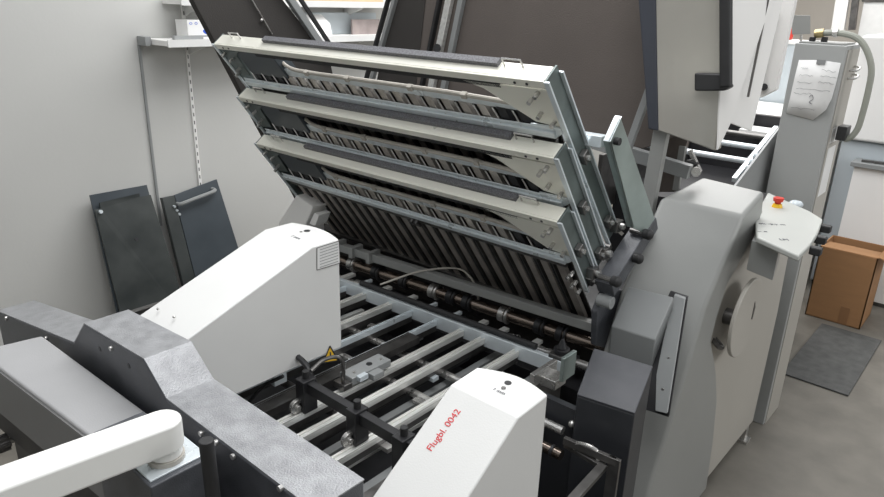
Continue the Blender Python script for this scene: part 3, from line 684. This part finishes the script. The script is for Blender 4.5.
# lower right guide frame
z0 = .74
t = thing('guide_rack', 'small steel frame with a bow handle at the bottom edge beside the apron', 'frame', at(590, 470, z=z0))
a = at(566, 444, z=z0); b = at(603, 466, z=z0); c = at(575, 497, z=z0)
MB().bar(a, b, .020, .012).build('cross_flat', DSTEEL, t, .001)
MB().bar(b, b+(c-b)*1.8, .022, .014).build('side_flat', DSTEEL, t, .001)
p, q = at(564, 440, z=z0+.02), at(616, 462, z=z0+.02)
MB().bar(p, q, .012, .02).build('top_flat', DSTEEL, t, .001)
MB().bar(q+V((-.004, 0, .01)), q+V((-.004, 0, -.12)), .03, .01, (0, 1, 0)).build('end_plate', DSTEEL, t, .001)
MB().tube([at(574, 450, z=z0), at(578, 443, z=z0+.03), at(596, 450, z=z0+.03), at(598, 462, z=z0)], .005, 8).build('bow_handle', STEEL, t)
t = thing('feed_shaft', 'oily brown shaft end beside the right white cover at the bottom edge', 'shaft', at(556, 455, z=.72))
a = at(545, 447, z=.72); MB().cyl((a.x-.25, a.y, .72), (a.x+.05, a.y, .72), .014, 16).build('shaft', BRONZE, t)
MB().cyl((a.x+.02, a.y, .72), (a.x+.028, a.y, .72), .017, 16).build('ring', BLACK, t)
t = thing('lower_links', 'steel rods and links below the small frame at the bottom edge', 'linkage', at(560, 485, z=.68))
for y0_, zz in ((1.05, .69), (.99, .68), (.93, .68)):
    MB().bar((-.72, y0_+.06, zz), (-.50, y0_+.06, zz), .010, .012).build('rod', STEEL, t)
MB().box((-.70, .96, .60), (-.50, .99, .67)).build('link_plate', PALE, t, .002)
MB().box((-.735, .64, .1), (-.47, 1.28, .58)).build('link_base', BLACK, t)
for q in (-.70, -.52): MB().box((q, .9, 0), (q+.03, .95, .1)).build('foot', BLACK, t)

# ------------------------------------------------------------------ control panel
ZP = 1.15
PSLAB = mat('panel_paint', (.43, .44, .415), .45, 0, .03, 5)
t = thing('control_panel', 'light grey control panel slab with rounded outer edge on the housing', 'control panel', at(775, 225, z=ZP-.1))
k = [(768, 192), (792, 203), (810, 211), (823, 219), (818, 233), (810, 245), (799, 256), (757, 237), (755, 215)]
P = [at(*p, z=ZP) for p in k]
slab = MB().prism(P, (0, 0, -.019)).build('panel_slab', PSLAB, t, .006, 3)
P2 = [at(*p, z=ZP-.028) for p in ((764, 222), (785, 232), (779, 250), (752, 240))]
MB().prism(P2, (0, 0, -.10)).build('pedestal', LGREY, t, .003)
c = at(777, 207, z=ZP)
es = MB().cyl(c, c+V((0, 0, .012)), .018, 18, .014).build('emergency_stop', YEL, t)
MB().cyl(c+V((0, 0, .012)), c+V((0, 0, .020)), .010, 14).cyl(c+V((0, 0, .020)), c+V((0, 0, .034)), .016, 18, .018).build('stop_button', RED, es, .002)
for p in ((824, 226), (819, 237), (814, 248)):
    c = at(*p, z=ZP-.012); MB().box((c.x-.01, c.y-.012, c.z-.02), (c.x+.022, c.y+.016, c.z+.004)).build('side_knob', RUBBER, t, .004)
text('ok -p.y m', INK, at(759, 224, z=ZP+.0006), (.8, .6, 0), (-.6, .8, 0), .022, t)
text('~ =', INK, at(758, 232, z=ZP+.0006), (.8, .6, 0), (-.6, .8, 0), .022, t)
text('LM', INK, at(780, 240, z=ZP+.0006), (.8, .6, 0), (-.6, .8, 0), .022, t)
t = thing('cloth_rag', 'crumpled pale blue rag behind the red stop button', 'rag', at(792, 205, z=ZP-.02))
c = at(792, 205, z=ZP-.01); s = MB()
for q in range(4): s.ball(c+V((.012*math.cos(q*1.7), .02*math.sin(q*1.7)+.02, -.005*q)), .020, (1, 1.3, .7))
s.build('cloth', PALE, t)

# ------------------------------------------------------------------ column with note and hose
YC = 3.0
t = thing('machine_column', 'tall grey machine column with a handwritten note on it', 'column', (-.7, 3.12, 0))
MB().box((-.80, YC, 0), (-.615, 3.22, 1.675)).build('column_body', COLG, t, .004)
MB().box((-.6145, 3.02, .0), (-.612, 3.21, 1.66)).build('side_strip', PINKG, t)
for z0_, z1_ in ((1.30, 1.36), (1.08, 1.28)): MB().box((-.6118, 3.04, z0_), (-.6105, 3.16, z1_)).build('paper_label', PAPER, t)
MB().box((-.79, YC+.01, 1.675), (-.63, 3.20, 1.682)).build('top_plate', LGREY, t, .002)
for z_ in (1.58, 1.55): MB().tube([(-.612, 3.10, z_), (-.590, 3.12, z_), (-.588, 3.16, z_+.01), (-.612, 3.17, z_+.012)], .004, 6).build('wire_clip', STEEL, t)
c = at(822, 34, y=3.06)
t2 = thing('air_hose', 'ribbed grey air hose arching from the column top down its side', 'hose', at(845, 139, y=3.10))
pts = [at(*p, y=3.08) for p in ((822, 33), (839, 33), (857, 38), (867, 51), (871.5, 70), (868, 92), (863, 112), (858, 128), (851, 137), (844, 139))]
MB().tube(pts, .012, 10).build('hose', HOSE, t2)
MB().cyl(at(815, 34, y=3.08), at(824, 33, y=3.08), .017, 12).build('brass_fitting', BRASS, t2)
MB().cyl(at(833, 33, y=3.08), at(838, 33, y=3.08), .016, 12).build('hose_clamp', STEEL, t2)
for p in ((813, 37), (825, 37)): MB().cyl(at(*p, y=3.06), at(*p, y=3.06)+V((0, 0, -.04)), .012, 12).build('valve', BLACK, t2)
cc = at(842, 131, y=3.06)
MB().box((cc.x-.015, 3.04, cc.z-.035), (cc.x+.02, 3.11, cc.z+.02)).build('coupling', BLACK, t2, .003)
t = thing('square_mirror', 'small square grey plate on a stem on top of the column', 'plate', at(801, 40, y=3.1))
MB().prism([at(*p, y=3.1) for p in ((791, 15), (810, 15.5), (810, 34), (792, 34.5))], (0, .008, 0)).build('plate', LGREY, t, .001)
MB().cyl(at(801, 34, y=3.105), at(801, 42, y=3.105), .005, 8).build('stem', STEEL, t)
t = thing('paper_note', 'white sheet with grey handwriting taped to the front of the tall column', 'note', at(812, 118, y=YC-.004))
yn = YC-.003
g = [[(799, 60), (820, 60), (841, 63)], [(794, 80), (815, 81), (836, 84)], [(790, 98), (810, 101), (832, 98)], [(786, 113), (813, 120), (826, 110)]]
s = MB(); n_ = []
for i, r in enumerate(g):
    n_.append([s.b.verts.new(at(*p, y=yn-(.012 if i == 3 and j == 2 else 0)-(.003 if i == 2 and j == 2 else 0))) for j, p in enumerate(r)])
for i in range(3):
    for j in range(2): s.face([n_[i][j], n_[i][j+1], n_[i+1][j+1], n_[i+1][j]])
o = s.build('sheet', PAPER, t)
md = o.modifiers.new('solid', 'SOLIDIFY'); md.thickness = .0008
s = MB()
def scribble(x0, y0, x1, y1, n=9, amp=.9):
    pts = [at(x0+(x1-x0)*k/n, y0+(y1-y0)*k/n+amp*random.uniform(-1, 1), y=yn-.0035) for k in range(n+1)]
    s.tube(pts, .0005, 4, 1)
for a_ in ((801, 68, 808, 69), (822, 70, 836, 72), (799, 75, 813, 76), (820, 76, 836, 78), (797, 82, 812, 83), (818, 82, 834, 84), (796, 88, 830, 91), (794, 93, 811, 94), (791, 108, 820, 110)): scribble(*a_)
s.tube([at(*p, y=yn-.0035) for p in ((809, 97), (812, 95), (813, 99), (809, 102), (812, 104))], .001, 5)
s.build('handwriting', INK, o)
MB().box(tuple(at(816, 64, y=yn-.004)-V((0, 0, 0))), tuple(at(826, 60, y=yn-.004)+V((0, .003, 0)))).build('clip', MGREY, t)

# ------------------------------------------------------------------ delivery section behind the housing
t = thing('delivery_section', 'dark delivery frame with silver cross rods behind the grey housing', 'frame', (-1.0, 3.0, 0))
MB().box((-1.45, 2.92, .1), (-.83, 4.2, .98)).build('delivery_body', BLACK, t)
for p, m_ in (((745, 146), ZINC), ((745, 161), ZINC), ((740, 134), DSTEEL)):
    c = at(*p, y=3.0+(.15 if p[1] < 150 else 0)+(.25 if p[1] < 140 else 0)); MB().cyl((-1.45, c.y, c.z), (-.84, c.y, c.z), .013, 12).build('rod', m_, t)
xp = -.82
MB().prism([at(*p, x=xp) for p in ((736, 186), (780, 128), (796, 118), (796, 200))], (-.01, 0, 0)).build('side_plate', MGREY, t, .002)
MB().bar(at(734, 180, x=xp-.05), at(776, 128, x=xp-.05), .018, .02).build('guide_rod', ZINC, t)
MB().box((-1.60, 3.75, .9), (-.84, 3.8, 1.28)).build('cross_cover', BLACK, t)
MB().box((-1.46, 2.75, .9), (-1.44, 4.2, 1.16)).build('far_plate', DSTEEL, t)
for x in (-1.4, -.9): MB().box((x, 3.0, 0), (x+.05, 3.05, .1)).box((x, 4.1, 0), (x+.05, 4.15, .1)).build('foot', BLACK, t)
c = at(763, 130, y=3.6); MB().box((c.x-.10, 3.55, c.z-.03), (c.x+.06, 3.70, c.z)).build('white_guide', BWHITE, t, .004)
for q in range(3):
    c = at(746+q*4, 168-q*6, x=xp-.03); MB().cyl(c, c+V((.02, 0, 0)), .014, 12).build('small_roller', PALE, t)

# ------------------------------------------------------------------ carton, floor mat, background
bl = at(803, 316, z=0); br = at(858, 327, z=0); yb_ = (bl.y+br.y)/2
hh = at(878, 259, y=yb_).z; x1 = br.x+.015; x0 = bl.x
t = thing('cardboard_box', 'open brown cardboard box on the floor beyond the mat', 'box', ((x0+x1)/2, yb_+.2, 0))
s = MB().box((x0, yb_, .002), (x1, yb_+.006, hh)).box((x0, yb_, .002), (x0+.006, yb_+.30, hh)).box((x1-.006, yb_, .002), (x1, yb_+.30, hh)).box((x0, yb_+.294, .002), (x1, yb_+.30, hh)).box((x0, yb_, .001), (x1, yb_+.30, .006))
s.build('carton', CARD, t)
MB().prism([(x1-.003, yb_+.01, hh), (x1+.012, yb_+.01, hh-.0), (x1+.11, yb_+.02, hh-.05), (x1+.11, yb_+.28, hh-.05), (x1, yb_+.29, hh)], (0, 0, .005)).build('flap', CARD, t)
MB().prism([(x0, yb_+.004, hh-.001), (x1, yb_+.004, hh-.001), (x1, yb_+.20, hh-.02), (x0, yb_+.20, hh-.02)], (0, 0, .004)).build('flap', CARD, t)
xm = (x0+x1)/2+.03; MB().box((xm, yb_-.0012, .004), (xm+.05, yb_, .115)).build('tape', TAPE, t)
m0 = at(790, 377, z=0); m1 = at(852, 397, z=0); m2_ = at(871, 334, z=0)
t = MB().box((-.70, m0.y, .001), (m1.x-.015, 4.36, .010)).build('floor_mat', MAT_, None, .003); tag(t, 'dark grey rubber mat on the concrete floor before the cardboard box', 'mat')

t = thing('white_press_cover', 'bright white machine cover beyond the column at the right edge', 'machine cover', (-.6, 5.2, 0))
MB().prism([(-.98, 5.0, 1.02), (.6, 5.0, 1.02), (.6, 5.0, 1.70), (-.96, 5.0, 1.66)], (0, .7, 0)).build('cover', BWHITE, t, .02, 3)
MB().box((-.95, 5.05, .02), (.6, 5.65, 1.01)).build('lower_body', PALE, t, .01)
for x in (-.9, .5): MB().box((x, 5.1, 0), (x+.05, 5.15, .02)).build('foot', BLACK, t)
t = thing('white_cabinet', 'low white cabinet with grey top strip at the right edge behind the cardboard box', 'cabinet', (-.3, 4.95, 0))
a = at(853, 160, y=4.93); MB().box((a.x+.02, 4.90, .03), (.6, 5.03, a.z-.03)).build('body', BWHITE, t, .004)
MB().box((a.x, 4.87, a.z-.03), (.6, 5.04, a.z)).build('top', MGREY, t, .004)
MB().box((a.x+.03, 4.92, .0), (.55, 5.02, .03)).build('plinth', DSTEEL, t)
for (dx, L_) in ((.05, .16), (.12, .12)):
    o = MB().bar((a.x+dx, 4.91, a.z+.008), (a.x+dx+L_, 4.95, a.z+.008), .016, .014).build('hand_tool', DSTEEL, None, .002)
    tag(o, 'dark hand tool on the low white cabinet, %s' % ('the longer one' if L_ > .13 else 'the shorter one'), 'tool')
t = thing('work_desk', 'white desk with pale blue front between the white lid and the column', 'desk', (-1.6, 5.2, 0))
MB().box((-2.0, 4.8, .0), (-1.02, 5.5, 1.14)).build('desk_body', BWHITE, t, .005)
MB().box((-2.3, 5.52, 0), (-.99, 5.60, 1.56)).build('back_panel', PALE, t, .004)
MB().box((-2.3, 5.50, 1.56), (-.99, 5.75, 1.585)).build('back_ledge', BWHITE, t, .003)
t = thing('red_bottle', 'small red canister left of the square plate on the far ledge', 'canister', at(786, 38, y=5.6))
c = at(786, 38, y=5.6); MB().cyl((c.x, 5.6, 1.587), (c.x, 5.6, 1.72), .045, 16).build('can', RED, t, .006); MB().cyl((c.x, 5.6, 1.72), (c.x, 5.6, 1.75), .015, 10).build('cap', RED, t)
t = thing('door_frame_unit', 'white framed glazed cabinet far back in the top right corner', 'cabinet', at(860, 30, y=7.0))
for p, q, wd_ in (((852, -60), (838, 30), .10), ((863, -60), (852, 30), .05)):
    MB().bar(at(*p, y=7.0), at(*q, y=7.0), wd_, .05, (0, 1, 0)).build('frame_post', BWHITE if wd_ > .06 else DSTEEL, t)
MB().prism([at(*p, y=7.03) for p in ((864, 2), (900, 2), (900, 45), (856, 45))], (0, .02, 0)).build('panel', PAPER, t)
MB().prism([at(*p, y=7.02) for p in ((850, -40), (900, -40), (900, 2), (862, 2))], (0, .02, 0)).build('dark_panel', DSTEEL, t)
a = at(840, 45, y=7.0); MB().box((a.x-.2, 7.04, 0), (1.4, 7.2, a.z)).build('body', BWHITE, t)
t = MB().prism([at(*p, y=6.2) for p in ((842, 26), (850, 12), (858, 14), (852, 30))], (0, .06, 0)).build('brown_pouch', TAN); 
bpy.data.objects.remove(t)
